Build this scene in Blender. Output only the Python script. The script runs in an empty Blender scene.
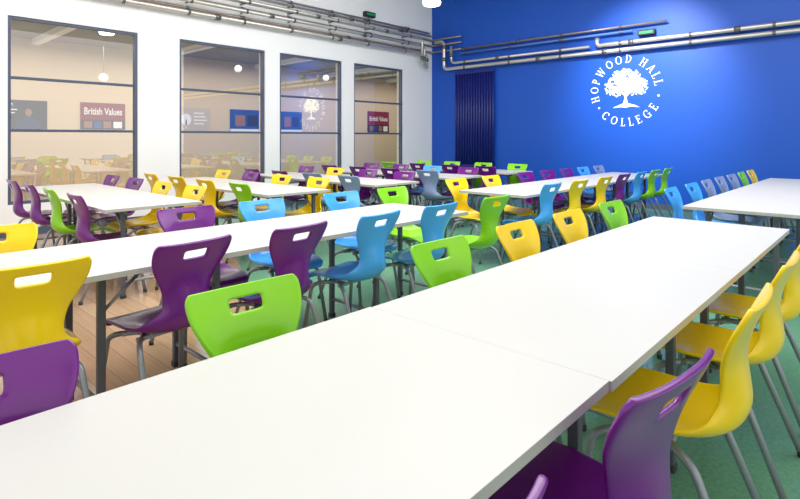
import bpy, bmesh, math, random
from mathutils import Vector, Matrix
random.seed(7)
S=bpy.context.scene; C=S.collection
S.view_settings.view_transform='Standard'
S.view_settings.look='None'
S.view_settings.exposure=0.0
PI=math.pi
def lin(c):
    c=c/255.0
    return c/12.92 if c<=.04045 else ((c+.055)/1.055)**2.4
def rgb(r,g,b): return (lin(r),lin(g),lin(b),1)
# ---------------------------------------------------------------- materials
def mat(name,col,rough=.5,metal=0,noise=0,nscale=20,bump=0,bscale=200,spec=.5,emit=None,estr=0,coat=0):
    m=bpy.data.materials.new(name); m.use_nodes=True
    nt=m.node_tree; b=nt.nodes['Principled BSDF']
    b.inputs['Base Color'].default_value=col
    b.inputs['Roughness'].default_value=rough; b.inputs['Metallic'].default_value=metal
    b.inputs['Specular IOR Level'].default_value=spec
    b.inputs['Coat Weight'].default_value=coat; b.inputs['Coat Roughness'].default_value=.1
    tc=nt.nodes.new('ShaderNodeTexCoord')
    if noise:
        n=nt.nodes.new('ShaderNodeTexNoise'); n.inputs['Scale'].default_value=nscale; n.inputs['Detail'].default_value=4
        nt.links.new(tc.outputs['Object'],n.inputs['Vector'])
        r=nt.nodes.new('ShaderNodeMapRange'); r.inputs[3].default_value=1-noise; r.inputs[4].default_value=1+noise
        nt.links.new(n.outputs['Fac'],r.inputs[0])
        mx=nt.nodes.new('ShaderNodeVectorMath'); mx.operation='SCALE'; mx.inputs[0].default_value=col[:3]
        nt.links.new(r.outputs[0],mx.inputs['Scale']); nt.links.new(mx.outputs[0],b.inputs['Base Color'])
    if bump:
        n=nt.nodes.new('ShaderNodeTexNoise'); n.inputs['Scale'].default_value=bscale
        nt.links.new(tc.outputs['Object'],n.inputs['Vector'])
        bp=nt.nodes.new('ShaderNodeBump'); bp.inputs['Strength'].default_value=bump; bp.inputs['Distance'].default_value=.002
        nt.links.new(n.outputs['Fac'],bp.inputs['Height']); nt.links.new(bp.outputs[0],b.inputs['Normal'])
    if emit:
        b.inputs['Emission Color'].default_value=emit; b.inputs['Emission Strength'].default_value=estr
    return m
M={}
for k,c in dict(yellow=(255,216,0),purple=(110,8,130),green=(138,214,6),blue=(74,172,252),grey=(142,158,198)).items():
    M[k]=mat('plastic_'+k,rgb(*c),.28,noise=.03,nscale=6,bump=.04,bscale=500,coat=.3)
M['leg']=mat('grey_steel',rgb(154,158,166),.35,.4,noise=.05)
M['foot']=mat('black_rubber',rgb(60,60,64),.7,noise=.05)
M['top']=mat('white_laminate',rgb(209,207,203),.36,noise=.03,nscale=1.5,bump=.03,bscale=300,spec=.4)
M['edge']=mat('edge_band',rgb(188,185,180),.5,noise=.03)
M['tleg']=mat('table_steel',rgb(92,95,104),.45,.2,noise=.05)
M['white']=mat('white_paint',rgb(250,250,248),.8,noise=.012,nscale=2,bump=.1)
M['bluewall']=mat('blue_paint',rgb(2,82,194),.5,noise=.03,nscale=1.2,bump=.1)
M['frame']=mat('slate_frame',rgb(80,90,114),.5,noise=.03)
M['beige']=mat('beige_paint',rgb(214,194,166),.7,noise=.06,nscale=.8)
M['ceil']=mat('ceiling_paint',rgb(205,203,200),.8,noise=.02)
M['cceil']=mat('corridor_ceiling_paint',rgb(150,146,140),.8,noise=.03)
M['pipe']=mat('galvanised_pipe',rgb(214,208,203),.3,.72,noise=.08,nscale=5)
M['copper']=mat('dull_pipe',rgb(160,144,136),.35,.6,noise=.1,nscale=5)
M['bpipe']=mat('blue_conduit',rgb(90,130,210),.45,.2,noise=.04)
M['clamp']=mat('clamp_steel',rgb(112,110,112),.4,.5,noise=.08)
M['rad']=mat('navy_radiator',rgb(24,34,124),.4,noise=.03)
M['logo']=mat('white_vinyl_glow',rgb(250,250,252),.5,noise=.01,emit=(1,1,1,1),estr=.35)  # unlit vinyl; emission added so the emblem and its window reflection look brighter
M['lamp']=mat('lamp_glass',rgb(255,255,255),.4,noise=.01,emit=(1,.97,.9,1),estr=10)
M['globe']=mat('globe_glass',rgb(255,252,245),.4,noise=.01,emit=(1,.97,.9,1),estr=.5)
M['black']=mat('black_plastic',rgb(22,24,28),.5,noise=.05)
M['poster_white']=mat('poster_white',rgb(235,235,238),.5,noise=.03)
M['poster_cream']=mat('poster_cream',rgb(196,184,170),.5,noise=.03)
M['poster_magenta']=mat('poster_magenta',rgb(130,8,42),.5,noise=.06)
M['poster_dark']=mat('poster_dark',rgb(24,28,44),.5,noise=.5,nscale=6)
M['poster_blue']=mat('poster_blue',rgb(18,72,150),.5,noise=.3,nscale=7)
M['poster_navy']=mat('poster_navy',rgb(30,52,92),.5,noise=.4,nscale=9)
M['skin']=mat('poster_print',rgb(150,104,82),.5,noise=.15)
M['hair']=mat('poster_hair',rgb(36,26,22),.6,noise=.1)
M['greenled']=mat('green_sign',rgb(30,150,90),.5,noise=.05)
def glass():
    m=bpy.data.materials.new('window_glass'); m.use_nodes=True; nt=m.node_tree; nt.nodes.clear()
    o=nt.nodes.new('ShaderNodeOutputMaterial'); t=nt.nodes.new('ShaderNodeBsdfTransparent'); g=nt.nodes.new('ShaderNodeBsdfGlossy')
    g.inputs['Roughness'].default_value=0.0; g.inputs['Color'].default_value=(1,1,1,1); t.inputs['Color'].default_value=(.96,.96,.95,1)
    f=nt.nodes.new('ShaderNodeFresnel'); f.inputs['IOR'].default_value=1.45
    a=nt.nodes.new('ShaderNodeMath'); a.operation='MULTIPLY_ADD'; a.inputs[1].default_value=1.3; a.inputs[2].default_value=.2; a.use_clamp=True
    x=nt.nodes.new('ShaderNodeMixShader'); L=nt.links.new
    L(f.outputs[0],a.inputs[0]); L(a.outputs[0],x.inputs[0]); L(t.outputs[0],x.inputs[1]); L(g.outputs[0],x.inputs[2]); L(x.outputs[0],o.inputs[0])
    return m
M['glass']=glass()
def floor_mat():
    m=bpy.data.materials.new('floor_covering'); m.use_nodes=True; nt=m.node_tree; N=nt.nodes.new; L=nt.links.new
    b=nt.nodes['Principled BSDF']; b.inputs['Roughness'].default_value=.5
    tc=N('ShaderNodeTexCoord'); sp=N('ShaderNodeSeparateXYZ'); L(tc.outputs['Object'],sp.inputs[0])
    def mth(op,a,b_=None,c=None):
        n=N('ShaderNodeMath'); n.operation=op
        for i,v in enumerate((a,b_,c)):
            if v is None: continue
            if isinstance(v,(int,float)): n.inputs[i].default_value=v
            else: L(v,n.inputs[i])
        return n.outputs[0]
    ex=mth('MAXIMUM',mth('SUBTRACT',-3.3,sp.outputs[0]),0.0)
    v=mth('SUBTRACT',mth('SUBTRACT',sp.outputs[1],2.15),mth('MULTIPLY',ex,.45))
    v2=mth('SUBTRACT',sp.outputs[0],-1.6)
    mask=mth('MAXIMUM',mth('GREATER_THAN',v,0.0),mth('GREATER_THAN',v2,0.0))
    br=N('ShaderNodeTexBrick'); br.inputs['Scale'].default_value=1; br.inputs['Brick Width'].default_value=1.9; br.inputs['Row Height'].default_value=.12
    br.inputs['Mortar Size'].default_value=.002; br.inputs['Color1'].default_value=rgb(200,168,136); br.inputs['Color2'].default_value=rgb(176,142,112); br.inputs['Mortar'].default_value=rgb(140,110,86)
    L(tc.outputs['Object'],br.inputs['Vector'])
    mp=N('ShaderNodeMapping'); mp.inputs['Scale'].default_value=(2,30,1); L(tc.outputs['Object'],mp.inputs[0])
    ng=N('ShaderNodeTexNoise'); ng.inputs['Scale'].default_value=1.5; ng.inputs['Detail'].default_value=6; L(mp.outputs[0],ng.inputs['Vector'])
    mr=N('ShaderNodeMapRange'); mr.inputs[3].default_value=.78; mr.inputs[4].default_value=1.12; L(ng.outputs['Fac'],mr.inputs[0])
    wd=N('ShaderNodeVectorMath'); wd.operation='SCALE'; L(br.outputs['Color'],wd.inputs[0]); L(mr.outputs[0],wd.inputs['Scale'])
    nc=N('ShaderNodeTexNoise'); nc.inputs['Scale'].default_value=60; nc.inputs['Detail'].default_value=6; nc.inputs['Roughness'].default_value=.6; L(tc.outputs['Object'],nc.inputs['Vector'])
    cr=N('ShaderNodeValToRGB'); cr.color_ramp.elements[0].position=.3; cr.color_ramp.elements[0].color=rgb(88,140,112); cr.color_ramp.elements[1].position=.72; cr.color_ramp.elements[1].color=rgb(114,166,136)
    L(nc.outputs['Fac'],cr.inputs[0])
    mx=N('ShaderNodeMix'); mx.data_type='RGBA'; L(mask,mx.inputs[0]); L(wd.outputs[0],mx.inputs[6]); L(cr.outputs[0],mx.inputs[7])
    L(mx.outputs[2],b.inputs['Base Color'])
    rr=mth('MULTIPLY_ADD',mask,.05,.16); L(rr,b.inputs['Roughness'])
    return m
M['floor']=floor_mat()
# ---------------------------------------------------------------- mesh helpers
def box(bm,x0,x1,y0,y1,z0,z1,bev=0,mi=0):
    vs=[bm.verts.new((x,y,z)) for x in (x0,x1) for y in (y0,y1) for z in (z0,z1)]
    fs=[(0,1,3,2),(4,6,7,5),(0,4,5,1),(2,3,7,6),(0,2,6,4),(1,5,7,3)]
    F=[bm.faces.new([vs[i] for i in f]) for f in fs]
    for f in F: f.material_index=mi
    if bev:
        es={e for f in F for e in f.edges}
        r=bmesh.ops.bevel(bm,geom=list(es),offset=bev,segments=2,affect='EDGES',profile=.5)
        for f in r['faces']: f.material_index=mi
def fillet(pts,r,n=6):
    pts=[Vector(p) for p in pts]; out=[pts[0]]
    for i in range(1,len(pts)-1):
        a,b,c=pts[i-1],pts[i],pts[i+1]
        d1=(a-b); d2=(c-b); q=min(r,d1.length*.49,d2.length*.49)
        p=b+d1.normalized()*q; s=b+d2.normalized()*q
        for k in range(n+1):
            t=k/n; out.append(p*(1-t)**2+b*2*t*(1-t)+s*t*t)
    out.append(pts[-1]); return out
def tube(bm,pts,r,seg=10,cap=True,rend=None):
    pts=[Vector(p) for p in pts]; rings=[]; up=None
    for i,p in enumerate(pts):
        t=(pts[min(i+1,len(pts)-1)]-pts[max(i-1,0)]).normalized()
        if up is None:
            a=Vector((0,0,1)) if abs(t.z)<.9 else Vector((1,0,0)); u=t.cross(a).normalized()
        else: u=(up-t*up.dot(t)).normalized()
        up=u; w=t.cross(u)
        rr=r if rend is None else r+(rend-r)*i/(len(pts)-1)
        rings.append([bm.verts.new(p+(u*math.cos(2*PI*k/seg)+w*math.sin(2*PI*k/seg))*rr) for k in range(seg)])
    for a,b in zip(rings,rings[1:]):
        for k in range(seg):
            f=bm.faces.new((a[k],a[(k+1)%seg],b[(k+1)%seg],b[k])); f.smooth=True
    if cap:
        bm.faces.new(rings[0][::-1]); bm.faces.new(rings[-1])
def lathe(bm,prof,cx,cy,seg=24):
    rings=[]
    for r,z in prof:
        rings.append([bm.verts.new((cx+r*math.cos(2*PI*k/seg),cy+r*math.sin(2*PI*k/seg),z)) for k in range(seg)])
    for a,b in zip(rings,rings[1:]):
        for k in range(seg):
            f=bm.faces.new((a[k],a[(k+1)%seg],b[(k+1)%seg],b[k])); f.smooth=True
    bm.faces.new(rings[0][::-1]); bm.faces.new(rings[-1])
def mesh(name,bm,*mats):
    bmesh.ops.recalc_face_normals(bm,faces=bm.faces[:])
    me=bpy.data.meshes.new(name); bm.to_mesh(me); bm.free()
    for m in mats: me.materials.append(m)
    return me
def place(name,me,parent=None,loc=(0,0,0)):
    o=bpy.data.objects.new(name,me); C.objects.link(o); o.location=loc
    if parent: o.parent=parent
    return o
def tag(o,label,cat,group=None):
    o['label']=label; o['category']=cat
    if group: o['group']=group
    return o
def thing(name,label,cat,loc=(0,0,0),rz=0,group=None):
    o=bpy.data.objects.new(name,None); C.objects.link(o); o.location=loc; o.rotation_euler=(0,0,rz)
    o.empty_display_size=.1
    return tag(o,label,cat,group)
def struct(name,bm,*m):
    o=place(name,mesh(name,bm,*m)); o['kind']='structure'; return o
# ---------------------------------------------------------------- setting
XW=-8.5; YB=10.32; H=5.0
bm=bmesh.new(); box(bm,-12.2,5,-4,14.2,-.1,0); struct('floor',bm,M['floor'])
bm=bmesh.new(); box(bm,XW,5,-4,YB+.2,H,H+.1); struct('ceiling',bm,M['ceil'])
bm=bmesh.new(); box(bm,XW-.2,5,YB,YB+.2,0,H); o=struct('wall_back',bm,M['bluewall'])
WN=[(1.616,3.25),(3.90,5.50),(5.82,7.36),(7.70,9.25)]; ZB,ZT=.42,2.91
bm=bmesh.new()
ys=[-4]+[v for w in WN for v in w]+[YB]
for i in range(0,len(ys),2): box(bm,XW-.2,XW,ys[i],ys[i+1],0,H)
for a,b in WN:
    box(bm,XW-.2,XW,a,b,0,ZB); box(bm,XW-.2,XW,a,b,ZT,H)
struct('wall_left',bm,M['white'])
bm=bmesh.new(); box(bm,XW,XW+.015,-4,YB,0,.1); struct('baseboard_left',bm,M['frame'])
bm=bmesh.new(); box(bm,XW+.015,5,YB-.015,YB,0,.1); struct('baseboard_back',bm,M['frame'])
for i,(a,b) in enumerate(WN):
    w=bpy.data.objects.new('window_%d'%(i+1),None); C.objects.link(w); w.location=(XW-.06,(a+b)/2,ZB); w['kind']='structure'
    hw=(b-a)/2; h=ZT-ZB; t=.038
    bm=bmesh.new()
    box(bm,-.04,.04,-hw,-hw+t,0,h); box(bm,-.04,.04,hw-t,hw,0,h); box(bm,-.04,.04,-hw+t,hw-t,0,t); box(bm,-.04,.04,-hw+t,hw-t,h-t,h)
    place('window_frame',mesh('window_frame',bm,M['frame']),w)
    for z in (1.40,2.10):
        bm=bmesh.new(); box(bm,-.03,.03,-hw+t,hw-t,z-ZB-.018,z-ZB+.018,.004)
        place('transom',mesh('transom',bm,M['frame']),w)
    for z0,z1 in ((t,1.382-ZB),(1.418-ZB,2.082-ZB),(2.118-ZB,h-t)):
        bm=bmesh.new(); v=[bm.verts.new(p) for p in ((0,-hw+t,z0),(0,hw-t,z0),(0,hw-t,z1),(0,-hw+t,z1))]; bm.faces.new(v)
        place('glass_pane',mesh('glass_pane',bm,M['glass']),w)
# corridor behind the glazing
bm=bmesh.new(); box(bm,-11.7,-11.5,-4,14.2,0,3.1); struct('wall_corridor_far',bm,M['beige'])
bm=bmesh.new(); box(bm,-11.5,XW-.2,14,14.2,0,3.1); box(bm,XW-.2,XW,YB+.2,14.2,0,3.1); struct('wall_corridor_end',bm,M['beige'])
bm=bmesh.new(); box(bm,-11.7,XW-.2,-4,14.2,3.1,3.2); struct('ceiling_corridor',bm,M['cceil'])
for k,y in enumerate((2.6,4.9,7.2,9.5,11.8)):
    bm=bmesh.new(); box(bm,-11.5,XW-.2,y-.06,y+.06,3.0,3.1); struct('trim_%d'%(k+1),bm,M['white'])
# ---------------------------------------------------------------- lettering
def bar(bm,x0,y0,x1,y1,w,f):
    d=Vector((x1-x0,y1-y0)); n=Vector((-d.y,d.x)).normalized()*w/2
    a=Vector((x0,y0)); b=Vector((x1,y1))
    bm.faces.new([bm.verts.new(f(p.x,p.y)) for p in (a+n,a-n,b-n,b+n)])
def arc(bm,cx,cy,rx,ry,a0,a1,w,f,n=18,thin=None):
    P=[]
    for k in range(n+1):
        a=math.radians(a0+(a1-a0)*k/n); ww=w
        if thin: ww=thin+(w-thin)*abs(math.cos(a))
        P.append(((cx+(rx-ww/2)*math.cos(a),cy+(ry-ww/2)*math.sin(a)),(cx+(rx+ww/2)*math.cos(a),cy+(ry+ww/2)*math.sin(a))))
    for p,q in zip(P,P[1:]):
        bm.faces.new([bm.verts.new(f(*v)) for v in (p[0],p[1],q[1],q[0])])
LW=dict(H=.78,O=.82,P=.62,W=1.05,D=.8,A=.78,L=.6,C=.76,E=.62,G=.82)
def letter(bm,ch,f,S_=.12,t=.055):
    s=.04
    def stem(x,y0=0,y1=1):
        bar(bm,x,y0,x,y1,S_,f)
    def ser(x,y,l=.3): bar(bm,x-l/2,y,x+l/2,y,s,f)
    if ch=='H':
        for x in (.17,.61): stem(x); ser(x,.025); ser(x,.975)
        bar(bm,.17,.52,.61,.52,t,f)
    elif ch=='O': arc(bm,.41,.5,.33,.46,0,360,S_,f,24,t)
    elif ch=='P':
        stem(.17); ser(.17,.025); ser(.15,.975,.3); arc(bm,.27,.72,.22,.24,-90,90,S_,f,12,t); bar(bm,.17,.96,.28,.96,t,f); bar(bm,.17,.48,.28,.48,t,f)
    elif ch=='W':
        bar(bm,.1,1,.32,0,S_,f); bar(bm,.32,0,.52,1,t,f); bar(bm,.52,1,.73,0,S_,f); bar(bm,.73,0,.94,1,t,f); ser(.1,.975,.28); ser(.52,.975,.26); ser(.94,.975,.24)
    elif ch=='D':
        stem(.17); ser(.14,.025,.28); ser(.14,.975,.28); arc(bm,.27,.5,.37,.455,-90,90,S_,f,16,t)
    elif ch=='A':
        bar(bm,.1,0,.38,1,t,f); bar(bm,.38,1,.66,0,S_,f); bar(bm,.2,.34,.56,.34,t,f); ser(.1,.025,.26); ser(.67,.025,.3)
    elif ch=='L':
        stem(.17); ser(.17,.975); bar(bm,.02,.035,.56,.035,t,f); bar(bm,.54,0,.54,.24,t,f)
    elif ch in 'CG':
        arc(bm,.42,.5,.33,.46,45,315,S_,f,20,t); bar(bm,.66,.98,.66,.7,t,f)
        if ch=='G': bar(bm,.66,.05,.66,.45,S_,f); ser(.64,.45,.3)
        else: bar(bm,.66,.02,.66,.28,t*.8,f)
    elif ch=='E':
        stem(.17); bar(bm,.02,.035,.56,.035,t,f); bar(bm,.02,.965,.54,.965,t,f); bar(bm,.17,.52,.42,.52,t,f)
        bar(bm,.55,0,.55,.22,t,f); bar(bm,.53,1,.53,.8,t,f); bar(bm,.42,.42,.42,.62,t,f)
logo=thing('college_emblem','round white college emblem with a tree, ringed by words, on the blue wall','wall emblem',(-3.75,YB-.004,2.2))
lh=.155
def ringtext(txt,R,a0,a1,outer):
    ws=[LW.get(c,.45) for c in txt]; tot=sum(ws); acc=0
    for c,w in zip(txt,ws):
        mid=(acc+w/2)/tot; acc+=w
        a=math.radians(a0+(a1-a0)*mid)
        if c==' ': continue
        rad=Vector((math.cos(a),math.sin(a)))
        tn=Vector((rad.y,-rad.x)) if outer else Vector((-rad.y,rad.x)); up=rad if outer else -rad
        base=rad*(R-lh/2) if outer else rad*(R+lh/2)
        def f(x,y,w=w,tn=tn,up=up,base=base):
            p=base+tn*(x-w/2)*lh+up*y*lh; return (p.x,0,p.y)
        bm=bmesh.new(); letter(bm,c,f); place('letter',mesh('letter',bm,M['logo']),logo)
ringtext('HOPWOOD HALL',.60,203,4,True)
ringtext('COLLEGE',.60,222,334,False)
for a in (212,348):
    a=math.radians(a); cx,cy=.6*math.cos(a),.6*math.sin(a); bm=bmesh.new()
    bm.faces.new([bm.verts.new((cx+.02*math.cos(k*PI/5),0,cy+.02*math.sin(k*PI/5))) for k in range(10)])
    place('dot',mesh('dot',bm,M['logo']),logo)
bm=bmesh.new(); rr=random.Random(3)
def disc(x,y,r,n=7):
    o=rr.random()*6; q=rr.random()*.0006
    bm.faces.new([bm.verts.new((x+r*rr.uniform(.7,1.15)*math.cos(o+k*2*PI/n),-q,y+r*rr.uniform(.7,1.15)*math.sin(o+k*2*PI/n))) for k in range(n)])
lob=[(0,.2,.2),(-.2,.13,.15),(.2,.13,.15),(-.13,.26,.13),(.14,.26,.13),(-.29,.03,.11),(.29,.03,.11),(0,.06,.14),(-.16,-.01,.1),(.16,-.01,.1),(0,.34,.09),(-.33,.12,.07),(.33,.12,.07)]
for lx,ly,lr in lob:
    for k in range(int(lr*lr*4200)):
        a=rr.random()*2*PI; d=lr*math.sqrt(rr.random()); disc(lx+d*math.cos(a),ly+d*math.sin(a),rr.uniform(.010,.019))
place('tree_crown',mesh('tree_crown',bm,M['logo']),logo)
bm=bmesh.new()
P=[(-.025,.05),(-.022,-.15),(-.042,-.24),(-.2,-.3),(-.24,-.325),(-.08,-.31),(0,-.325),(.1,-.305),(.26,-.325),(.18,-.285),(.045,-.24),(.022,-.15),(.025,.05)]
bm.faces.new([bm.verts.new((x,-.001,y)) for x,y in P])
I=lambda x,y:(x,-.001,y)
for a,b_,c,d in ((0,-.1,-.22,.08),(0,-.12,.22,.08),(0,-.05,-.1,.2),(0,-.05,.1,.2)): bar(bm,a,b_,c,d,.022,I)
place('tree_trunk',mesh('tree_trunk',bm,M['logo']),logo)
# ---------------------------------------------------------------- radiator
r_=thing('radiator','tall dark navy column radiator on the blue wall near the corner','radiator',(-7.18,YB-.06,.62))
bm=bmesh.new()
n=15
for k in range(n):
    x=-.52+1.04*k/(n-1); tube(bm,[(x,0,.03),(x,0,2.21)],.027,8)
place('radiator_tubes',mesh('radiator_tubes',bm,M['rad']),r_)
for z in (.03,2.21):
    bm=bmesh.new(); box(bm,-.55,.55,-.03,.03,z-.03,z+.03,.012); place('header',mesh('header',bm,M['rad']),r_)
for x in (-.4,.4):
    for z in (.3,1.9):
        bm=bmesh.new(); box(bm,x-.02,x+.02,0,.058,z-.02,z+.02); place('wall_bracket',mesh('wall_bracket',bm,M['rad']),r_)
# ---------------------------------------------------------------- pipes
def pipe(label,pts,r,m,clamps,coll,fl=.12):
    root=thing('service_pipe',label,'pipe',pts[0],0,'service pipes along the walls'); o=Vector(pts[0])
    bm=bmesh.new(); tube(bm,[Vector(p)-o for p in fillet(pts,fl)],r,12); place('pipe_run',mesh('pipe_run',bm,m),root)
    for (c,ax) in clamps:
        c=Vector(c)-o; bm=bmesh.new(); d=Vector((0,.02,0)) if ax=='y' else Vector((.02,0,0))
        tube(bm,[c-d,c+d],r+.010,12)
        if ax=='y': box(bm,XW-o.x+.002,c.x,c.y-.010,c.y+.010,c.z-.010,c.z+.010)
        else: box(bm,c.x-.010,c.x+.010,c.y,YB-o.y-.002,c.z-.010,c.z+.010)
        place('clamp',mesh('clamp',bm,M['clamp']),root)
    for (c,ax) in coll:
        c=Vector(c)-o; bm=bmesh.new(); d=Vector((0,.045,0)) if ax=='y' else (Vector((.045,0,0)) if ax=='x' else Vector((0,0,.045)))
        tube(bm,[c-d,c+d],r+.013,12); place('coupling',mesh('coupling',bm,M['clamp']),root)
lw=[(3.34,.11,.038,'pipe','lowest thick silver pipe along the window wall',9.98,3.0),
    (3.42,.05,.022,'copper','thin dull pipe second from bottom, turning the corner onto the blue wall',0,-1),
    (3.51,.20,.032,'pipe','silver pipe third from bottom along the window wall',9.80,3.05),
    (3.58,.05,.022,'copper','thin dull pipe fourth from bottom, turning the corner onto the blue wall',0,-1),
    (3.66,.28,.028,'pipe','silver pipe fifth from bottom along the window wall',9.62,3.1),
    (3.72,.05,.022,'copper','thin dull pipe third from top, turning the corner onto the blue wall',0,-1),
    (3.79,.15,.026,'pipe','silver pipe second from top along the window wall',10.1,0),
    (3.87,.10,.024,'pipe','topmost slim silver pipe along the window wall',10.1,0)]
for i,(z,off,r,m,lb,ye,zd) in enumerate(lw):
    x=XW+off
    if zd==-1: pts=[(x,-3.5,z),(x,YB-.05,z),(-7.55,YB-.05,z)]
    else:
        pts=[(x,-3.5,z),(x,ye,z)]
        if zd: pts.append((x,ye,zd))
    pipe(lb,pts,r,M[m],[((x,q,z),'y') for q in (1.0,2.0,3.0,4.0,5.0,6.0,7.0,8.0,9.2)],[((x,4.5+.5*i,z),'y'),((x,7.2+.3*i,z),'y')]+([((x,ye,3.2),'z')] if zd>0 else []))
bw=[(2.96,.12,.042,'pipe','lowest thick silver pipe across the blue wall',-8.02,4.8,[-5.5,-4.1]),
    (3.09,.12,.042,'pipe','second thick silver pipe across the blue wall',-4.25,4.8,[-3.6,-1.9]),
    (3.09,.12,.030,'pipe','silver pipe over the radiator ending left of the emblem',-7.80,-4.4,[-6.5]),
    (3.30,.10,.024,'bpipe','lower pale blue conduit high on the blue wall',-7.55,-3.6,[-5.0]),
    (3.40,.10,.022,'copper','upper dull conduit highest on the blue wall',-7.50,-3.0,[-6.0])]
for (z,off,r,m,lb,xa,xb,co_) in bw:
    y=YB-off; pts=[(xa,y,z),(xb,y,z)]; cz=[]
    if xa==-4.25: pts=[(xa,y,3.24),(xa,y,z),(xb,y,z)]
    if z==2.96: pts=[(XW+.2,y,3.64),(xa,y,3.64),(xa,y,z),(xb,y,z)]; cz=[((xa,y,3.2),'z'),((xa,y,3.5),'z')]
    if xa==-7.80: pts=[(xa,y,3.5),(xa,y,z),(xb,y,z)]; cz=[((xa,y,3.28),'z')]
    pipe(lb,pts,r,M[m],[((q,y,z),'x') for q in (-7.4,-6.2,-5.0,-3.8,-2.6,-1.4,-.2,1) if xa<q<xb],[((q,y,z),'x') for q in co_]+cz)
def vbox(loc,sz,lb,m1,m2):
    r=thing('junction_box',lb,'junction box',loc); bm=bmesh.new(); a,b,c=sz; box(bm,-a,a,-b,b,-c,c,.008)
    place('housing',mesh('housing',bm,m1),r); bm=bmesh.new()
    if a>b: box(bm,-a*.8,a*.8,-b-.006,-b,-c*.5,c*.5)
    else: box(bm,a,a+.006,-b*.8,b*.8,-c*.5,c*.5)
    place('cover_strip',mesh('cover_strip',bm,m2),r)
vbox((XW+.055,8.1,4.0),(.05,.15,.055),'small black and green box above the pipes on the window wall',M['black'],M['greenled'])
vbox((-3.35,YB-.052,3.24),(.15,.05,.05),'small black and green box above the pipes over the emblem',M['black'],M['greenled'])
# ---------------------------------------------------------------- pendant lamps
def pend(x,y,lb):
    r=thing('pendant_lamp',lb,'pendant lamp',(x,y,3.78),0,'white pendant lamps')
    bm=bmesh.new(); tube(bm,[(0,0,.28),(0,0,H-3.78)],.008,6); place('cord',mesh('cord',bm,M['black']),r)
    bm=bmesh.new(); lathe(bm,[(.06,0),(.15,.01),(.17,.05),(.16,.14)],0,0); place('diffuser',mesh('diffuser',bm,M['lamp']),r)
    bm=bmesh.new(); lathe(bm,[(.165,.14),(.14,.2),(.05,.26),(.03,.29)],0,0); place('lamp_cap',mesh('lamp_cap',bm,M['leg']),r)
pend(-6.37,7.73,'glowing white pendant lamp hanging near the corner of the blue wall')
pend(-6.37,4.6,'pendant lamp over the cross tables, reflected in the second window')
pend(-3.2,4.6,'pendant lamp over the middle aisle, reflected in the first window')
def globe(x,y,z,lb):
    r=thing('globe_lamp',lb,'globe lamp',(x,y,z),0,'round corridor lamps')
    bm=bmesh.new(); lathe(bm,[(.075*math.sin(a)+.001,-.075*math.cos(a)) for a in [k*PI/10 for k in range(1,10)]],0,0,20); place('globe',mesh('globe',bm,M['globe']),r)
    bm=bmesh.new(); tube(bm,[(0,0,.075),(0,0,3.1-z)],.004,6); place('cord',mesh('cord',bm,M['leg']),r)
for x,y,z,lb in ((-10.6,1.95,2.78,'round globe lamp at left in the first window'),(-10.6,3.45,2.4,'lower round globe lamp at right in the first window'),(-10.3,6.0,2.78,'round globe lamp behind the second window'),(-10.3,8.4,2.78,'round globe lamp behind the third window')): globe(x,y,z,lb)
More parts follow.
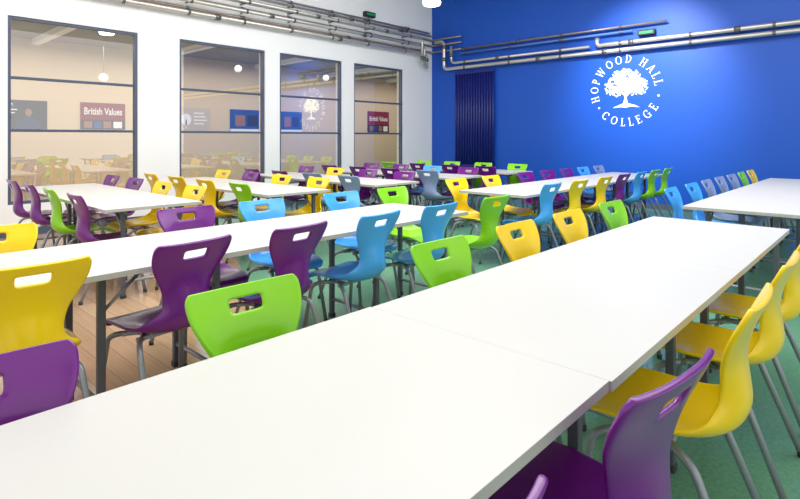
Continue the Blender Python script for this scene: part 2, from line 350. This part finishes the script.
# ---------------------------------------------------------------- posters
def textmesh(s,size,sc,loc,m):
    cu=bpy.data.curves.new('t','FONT'); cu.body=s; cu.size=size; cu.align_x='CENTER'; cu.offset=.004
    t=bpy.data.objects.new('t',cu); C.objects.link(t); bpy.context.view_layer.update()
    me=bpy.data.meshes.new_from_object(t.evaluated_get(bpy.context.evaluated_depsgraph_get())); bpy.data.objects.remove(t)
    me.transform(Matrix.Translation(loc)@Matrix.Rotation(PI/2,4,'Z')@Matrix.Rotation(PI/2,4,'X')@Matrix.Diagonal((sc,1,1,1)))
    me.materials.clear(); me.materials.append(m); return me
def ell(n,cy_,cz,ry,rz_,off,m,r):
    bm=bmesh.new(); bm.faces.new([bm.verts.new((off,cy_+ry*math.cos(k*PI/10),cz+rz_*math.sin(k*PI/10))) for k in range(20)]); place(n,mesh(n,bm,m),r)
def poster(y0,y1,z0,z1,lb,m,kind):
    r=thing('poster',lb,'poster',(-11.485,(y0+y1)/2,(z0+z1)/2),0,'posters on the corridor wall')
    w=(y1-y0)/2; h=(z1-z0)/2
    bm=bmesh.new(); box(bm,-.01,.005,-w,w,-h,h); place('sheet',mesh('sheet',bm,m),r)
    def blk(n,a,b,c,d,mm,off=.008):
        bm=bmesh.new(); box(bm,.004,off,a,b,c,d); place(n,mesh(n,bm,mm),r)
    if kind=='text':
        blk('band',-w,w,-h,-h*.3,M['poster_dark'])
        place('title_text',textmesh('British Values',.19,.66*w/.4,(.012,0,.03),M['poster_white']),r)
        for q,(a,b,mm) in enumerate(((-.85,-.5,'skin'),(-.42,-.1,'poster_blue'),(0,.35,'skin'),(.45,.85,'poster_white'))): blk('picture',w*a,w*b,-h*.9,-h*.4,M[mm],.011)
    elif kind=='person':
        ell('printed_hair',.05,.06,.07,.085,.007,M['hair'],r); ell('printed_head',.05,.04,.052,.07,.009,M['skin'],r)
        bm=bmesh.new()
        bm.faces.new([bm.verts.new((.008,y,z)) for y,z in ((-.16,-h*.95),(-.13,-.13),(-.04,-.06),(.02,-.03),(.08,-.03),(.14,-.06),(.22,-.13),(.25,-h*.95))])
        place('printed_torso',mesh('printed_torso',bm,M['poster_navy']),r)
        place('title_text',textmesh('Be',.11,.9,(.012,-w*.68,h*.55),M['poster_white']),r)
        blk('text_line',-w*.9,-w*.35,h*.3,h*.38,M['poster_white']); blk('text_line',-w*.9,-w*.45,h*.08,h*.15,M['poster_white'])
    elif kind=='lines':
        ell('printed_tree',-w*.45,0,.12,.13,.008,M['poster_white'],r); blk('printed_trunk',-w*.48,-w*.42,-h*.8,0,M['poster_white'])
        for k in range(4): blk('text_line',0,w*(.6+.1*(k%3)),h*(.5-.3*k),h*(.62-.3*k),M['poster_white'])
    else:
        blk('band',-w,w,-h,-h*.75,M['poster_white']); blk('picture',-w*.7,-w*.1,-h*.5,h*.5,M['skin']); blk('picture',w*.05,w*.7,-h*.5,h*.5,M['poster_dark'])
poster(2.1,2.78,1.46,1.98,'dark poster with a printed person, leftmost behind the first window',M['poster_dark'],'person')
poster(3.33,4.14,1.47,1.99,'dark red poster titled British Values behind the first window',M['poster_magenta'],'text')
poster(5.2,5.98,1.45,1.97,'pale cream poster with faint white tree behind the second window',M['poster_cream'],'lines')
poster(6.48,7.35,1.45,1.98,'blue poster with two pictures behind the second window',M['poster_blue'],'b')
poster(7.9,8.55,1.45,1.98,'blue poster behind left edge of the third window',M['poster_blue'],'b')
poster(10.95,11.85,1.47,2.1,'dark red poster titled British Values behind the fourth window',M['poster_magenta'],'text')
# ---------------------------------------------------------------- chair
CP=[(.220,.404,.160,0),(.208,.434,.192,.004),(.13,.447,.208,.012),(.03,.437,.212,.024),(-.07,.427,.208,.038),(-.15,.431,.194,.054),(-.212,.462,.164,.066),(-.240,.52,.130,.066),
    (-.236,.585,.115,.052),(-.227,.645,.130,.038),(-.231,.70,.166,.028),(-.246,.752,.192,.022),(-.264,.793,.201,.020),(-.278,.822,.199,.020),(-.286,.838,.184,.020)]
def cat(p0,p1,p2,p3,t): return .5*((2*p1)+(-p0+p2)*t+(2*p0-5*p1+4*p2-p3)*t*t+(-p0+3*p1-3*p2+p3)*t**3)
def prof(s):
    i=min(int(s),len(CP)-2); t=s-i; g=lambda k:CP[max(0,min(len(CP)-1,k))]
    return [cat(g(i-1)[j],g(i)[j],g(i+1)[j],g(i+2)[j],t) for j in range(4)]
def shell_bm():
    bm=bmesh.new(); nu=22; nv=(len(CP)-1)*3; V=[]
    for j in range(nv+1):
        s=j/3; y,z,hw,c=prof(s)
        a=prof(max(0,s-.2)); b=prof(min(len(CP)-1,s+.2)); t=Vector((b[0]-a[0],b[1]-a[1])).normalized(); n=Vector((t.y,-t.x))
        row=[]
        for i in range(nu+1):
            u=-1+2*i/nu; e=c*abs(u)**2.4
            zz=z+n.y*e
            if s>12: zz+=.005*(1-u*u)*(s-12)/2
            row.append(bm.verts.new((u*hw*(1-.04*abs(u)**6),y+n.x*e,zz)))
        V.append(row)
    # handle slot: a wide shallow trapezoid whose lower edge sags
    for j in range(nv):
        for i in range(nu):
            m=abs((i+.5)-nu/2); zc=(V[j][nu//2].co.z+V[j+1][nu//2].co.z)/2
            if .766<zc<.803 and m<2.9:
                continue
            f=bm.faces.new((V[j][i],V[j][i+1],V[j+1][i+1],V[j+1][i])); f.smooth=True
    return bm
shells={}
me0=mesh('seat_shell',shell_bm(),M['yellow'])
tmp=bpy.data.objects.new('tmp',me0); C.objects.link(tmp)
md=tmp.modifiers.new('s','SOLIDIFY'); md.thickness=.015; md.offset=0; md.use_even_offset=True
md=tmp.modifiers.new('b','SUBSURF'); md.levels=1; md.render_levels=1
bpy.context.view_layer.update()
base=bpy.data.meshes.new_from_object(tmp.evaluated_get(bpy.context.evaluated_depsgraph_get()))
bpy.data.objects.remove(tmp)
for k in ('yellow','purple','green','blue','grey'):
    m=base.copy(); m.materials.clear(); m.materials.append(M[k]); m.name='seat_shell_'+k; shells[k]=m
legm=[]; feet=[]
for sx in (-1,1):
    for fr in (1,0):
        if fr: pts=[(sx*.10,.02,.405),(sx*.165,.10,.398),(sx*.185,.15,.375),(sx*.215,.205,.012)]
        else: pts=[(sx*.10,-.02,.405),(sx*.165,-.09,.398),(sx*.185,-.135,.375),(sx*.215,-.28,.012)]
        bm=bmesh.new(); tube(bm,fillet(pts,.06),.0125,8); legm.append(mesh('leg',bm,M['leg']))
        bm=bmesh.new(); e=Vector(pts[-1]); lathe(bm,[(.014,0),(.015,.004),(.015,.022),(.013,.026)],e.x,e.y,10); feet.append(mesh('foot_cap',bm,M['foot']))
bm=bmesh.new(); tube(bm,[(-.16,.06,.402),(.16,.06,.402)],.011,8); tube(bm,[(-.16,-.06,.402),(.16,-.06,.402)],.011,8)
tube(bm,[(-.1,.07,.404),(-.1,-.07,.404)],.013,8); tube(bm,[(.1,.07,.404),(.1,-.07,.404)],.013,8); framem=mesh('seat_frame',bm,M['leg'])
NC=[0]
def chair(col,x,y,rz,label,group,jit=True):
    if jit: rz+=math.radians(random.uniform(-2,2))
    t=thing('dining_chair',label,'chair',(x,y,0),rz,group)
    place('seat_shell',shells[col],t)
    for a,b in zip(legm,feet):
        l=place('leg',a,t); place('foot_cap',b,l)
    place('seat_frame',framem,t); NC[0]+=1
# ---------------------------------------------------------------- table  (long axis local Y, length 1.4, width .8)
TL,TW,TH=1.4,.8,.74
bm=bmesh.new(); box(bm,-TW/2+.003,TW/2-.003,-TL/2+.0005,TL/2-.0005,TH-.025,TH,.001)
for f in bm.faces:
    f.material_index=0 if f.calc_center_median().z>TH-.0013 else 1
topm=mesh('tabletop',bm,M['top'],M['edge'])
TA=TW/2-.17
bm=bmesh.new(); a,b=TA,TL/2-.02
for s in (-1,1):
    box(bm,s*a-.012,s*a+.012,-b,b,TH-.055,TH-.025); box(bm,-a+.012,a-.012,s*.45-.012,s*.45+.012,TH-.055,TH-.025)
apm=mesh('apron',bm,M['tleg'])
bm=bmesh.new(); box(bm,-.016,.016,-.016,.016,.02,TH-.026,.004); legM=mesh('leg',bm,M['tleg'])
bm=bmesh.new(); box(bm,-.02,.02,-.02,.02,0,.03,.004); footM=mesh('foot_cap',bm,M['foot'])
brM=[]
for s in (-1,1):
    bm=bmesh.new(); tube(bm,[(0,s*.01,.54),(0,s*.17,TH-.05)],.008,8); brM.append(mesh('brace',bm,M['leg']))
def table(cx,cy_,rz,label,group,P):      # P[end][side] = local y of each leg
    t=thing('dining_table',label,'table',(cx,cy_,0),rz,group)
    place('tabletop',topm,t); place('apron',apm,t)
    for e in (0,1):
        yl,yr=P[e]
        if abs(yl-yr)<.05:
            bm=bmesh.new(); tube(bm,[(-TA,yl,.13),(TA,yr,.13)],.012,8); place('stretcher',mesh('stretcher',bm,M['leg']),t)
        for x,y in ((-TA,yl),(TA,yr)):
            l=place('leg',legM,t,(x,y,0)); place('foot_cap',footM,l)
            place('brace',brM[1 if y<0 else 0],t,(x,y,0))
def legpos(c,sides):
    out=[]
    R=.236
    for e in (-1,1):
        def free(v,ch): return all(abs(v-q)>R for q in ch)
        cand=[e*(TL/2-.03-.01*k) for k in range(62)]
        pref=sorted(cand,key=lambda v:abs(abs(v)-(TL/2-.09)))
        j=next((v for v in pref if free(v,sides[0]) and free(v,sides[1])),None)
        if j is not None: out.append((j,j)); continue
        o=[]
        for s in sides:
            v=next((v for v in pref if free(v,s)),None)
            if v is None: v=max(pref,key=lambda v:min(abs(v-q) for q in s))
            o.append(v)
        out.append(tuple(o))
    return out
ORD=['first','second','third','fourth','fifth','sixth','seventh','eighth','ninth','tenth']
def row(name,x0,ys,side_list,grp,sh=(0,0,0)):
    cx=x0+TW/2
    L_=[it[0] for sl in side_list if sl[1]>0 for it in sl[2]]; R_=[it[0] for sl in side_list if sl[1]<0 for it in sl[2]]
    for k,y in enumerate(ys):
        c=y+TL/2
        table(cx+sh[k],c,0,'white rectangular table, %s from the camera in the %s'%(ORD[k],name),'tables of the '+grp,legpos(c,([q-c for q in L_],[q-c for q in R_])))
    for (line,facing,items,sn) in side_list:
        for k,it in enumerate(items):
            y,c=it[0],it[1]; dr=math.radians(it[2]) if len(it)>2 else 0; dx=it[3] if len(it)>3 else 0
            jx=random.uniform(-.006,.006)+dx
            lb='%s plastic chair, %s from camera, %s side of the %s'%(c,ORD[k],sn,name)
            if facing>0: chair(c,line+.28+jx,y,-PI/2+dr,lb,'chairs of the '+grp)
            else: chair(c,line-.28+jx,y,PI/2+dr,lb,'chairs of the '+grp)
p,y_,g,b_,s_='purple','yellow','green','blue','grey'
row('nearest long row',-1.275,[-.17,1.23,2.63],[
  (-1.50,1,[(.19,p,0,.115),(.88,g),(1.85,g),(2.51,y_),(3.13,y_),(3.8,g)],'window'),
  (-.285,-1,[(.475,p,0,-.045),(1.16,p,-6,-.01),(1.83,y_,0,.01),(2.49,y_,1,.005),(3.12,y_)],'right')],'nearest long row',(-.006,0,.001))
row('second long row',-3.18,[-.87,.53,1.93],[
  (-3.42,1,[(.58,y_),(1.6,p),(2.18,b_),(2.94,b_),(3.55,g)],'window'),
  (-2.275,-1,[(.52,y_),(1.09,p,8,.015),(1.67,p,6,.012),(2.27,b_,5,.008),(2.88,b_,3),(3.58,g)],'right')],'second long row')
row('far middle row',-3.42,[4.6,6.0,7.4],[
  (-3.62,1,[(4.8,y_),(5.5,y_),(6.3,p),(6.9,p),(7.5,p),(8.1,b_),(8.7,s_)],'window'),
  (-2.50,-1,[(4.95,b_),(5.6,y_),(6.3,y_),(6.9,p),(7.5,b_),(8.1,g),(8.7,g)],'right')],'far middle row')
row('far right row',-1.29,[4.8,6.2,7.6],[
  (-1.52,1,[(5.25,b_),(5.9,b_),(6.5,s_),(7.1,s_),(7.7,s_),(8.3,g),(8.9,y_)],'window')],'far right row')
TN=[([p,g,p,p],[y_,y_,p,p]),([g,y_,y_,y_],[y_,y_,p,y_]),([s_,s_,p,p],[p,p,y_,p]),([s_,p,p,p],[p,b_,p,p]),([p,p,p,g],[g,g,g,g])]
XE=-4.5
for k,(near,far) in enumerate(TN):
    y0=1.47+1.47*k; nm='%s cross table'%ORD[k]
    for q,w in ((0,'aisle'),(1,'window')):
        cx=XE-.7-1.4*q; lc=[-((XE-.36-.72*j)-cx) for j in range(4)]
        table(cx,y0+.4,PI/2,'white table, %s half of the %s counted from the camera'%(w,nm),'cross tables beside the windows',legpos(cx,(lc,lc)))
    for q in range(4):
        x=XE-.36-.72*q
        chair(near[q],x,y0-.12+.28,0,'%s plastic chair, %s from aisle, near side of the %s'%(near[q],ORD[q],nm),'chairs of the cross tables')
        chair(far[q],x,y0+.8+.14-.28,PI,'%s plastic chair, %s from aisle, far side of the %s'%(far[q],ORD[q],nm),'chairs of the cross tables')
# ---------------------------------------------------------------- light
def area(x,y,z,sx,sy,p,rot=(0,0,0),col=(1,1,1)):
    l=bpy.data.lights.new('ceiling_light','AREA'); l.shape='RECTANGLE'; l.size=sx; l.size_y=sy; l.energy=p; l.color=col
    o=bpy.data.objects.new('ceiling_light',l); C.objects.link(o); o.location=(x,y,z); o.rotation_euler=rot
W=(1,.995,.985)
area(-4.6,1.5,4.85,5,4,285,(0,math.radians(9),0),W); area(-4.2,5.6,4.85,6,3.5,285,(0,math.radians(7),0),W); area(0,5.6,4.85,4,4,165,(0,0,0),W); area(0,1.5,4.85,4,4,42,(0,0,0),W)
area(-10.1,4,2.98,1.5,7,125,(0,0,0),(1,.96,.9)); area(-10.1,10.5,2.98,1.5,5,80,(0,0,0),(1,.96,.9))
l=bpy.data.lights.new('emblem_spot','SPOT'); l.energy=950; l.spot_size=math.radians(60); l.spot_blend=1; l.shadow_soft_size=.1
o=bpy.data.objects.new('emblem_spot',l); C.objects.link(o); o.location=(-3.3,7.4,4.3)
o.rotation_euler=(Vector((-3.4,YB,2.35))-o.location).to_track_quat('-Z','Y').to_euler()
w=bpy.data.worlds.new('World'); S.world=w; w.use_nodes=True
w.node_tree.nodes['Background'].inputs[0].default_value=(1,.995,.98,1); w.node_tree.nodes['Background'].inputs[1].default_value=1.2
cam=bpy.data.cameras.new('Camera'); co=bpy.data.objects.new('Camera',cam); C.objects.link(co)
co.location=(0,0,1.30); co.rotation_euler=(PI/2,0,math.radians(42.9)); cam.lens=24; cam.sensor_width=36; cam.shift_y=-111.5/800; cam.clip_start=.02
S.camera=co
print('chairs',NC[0])
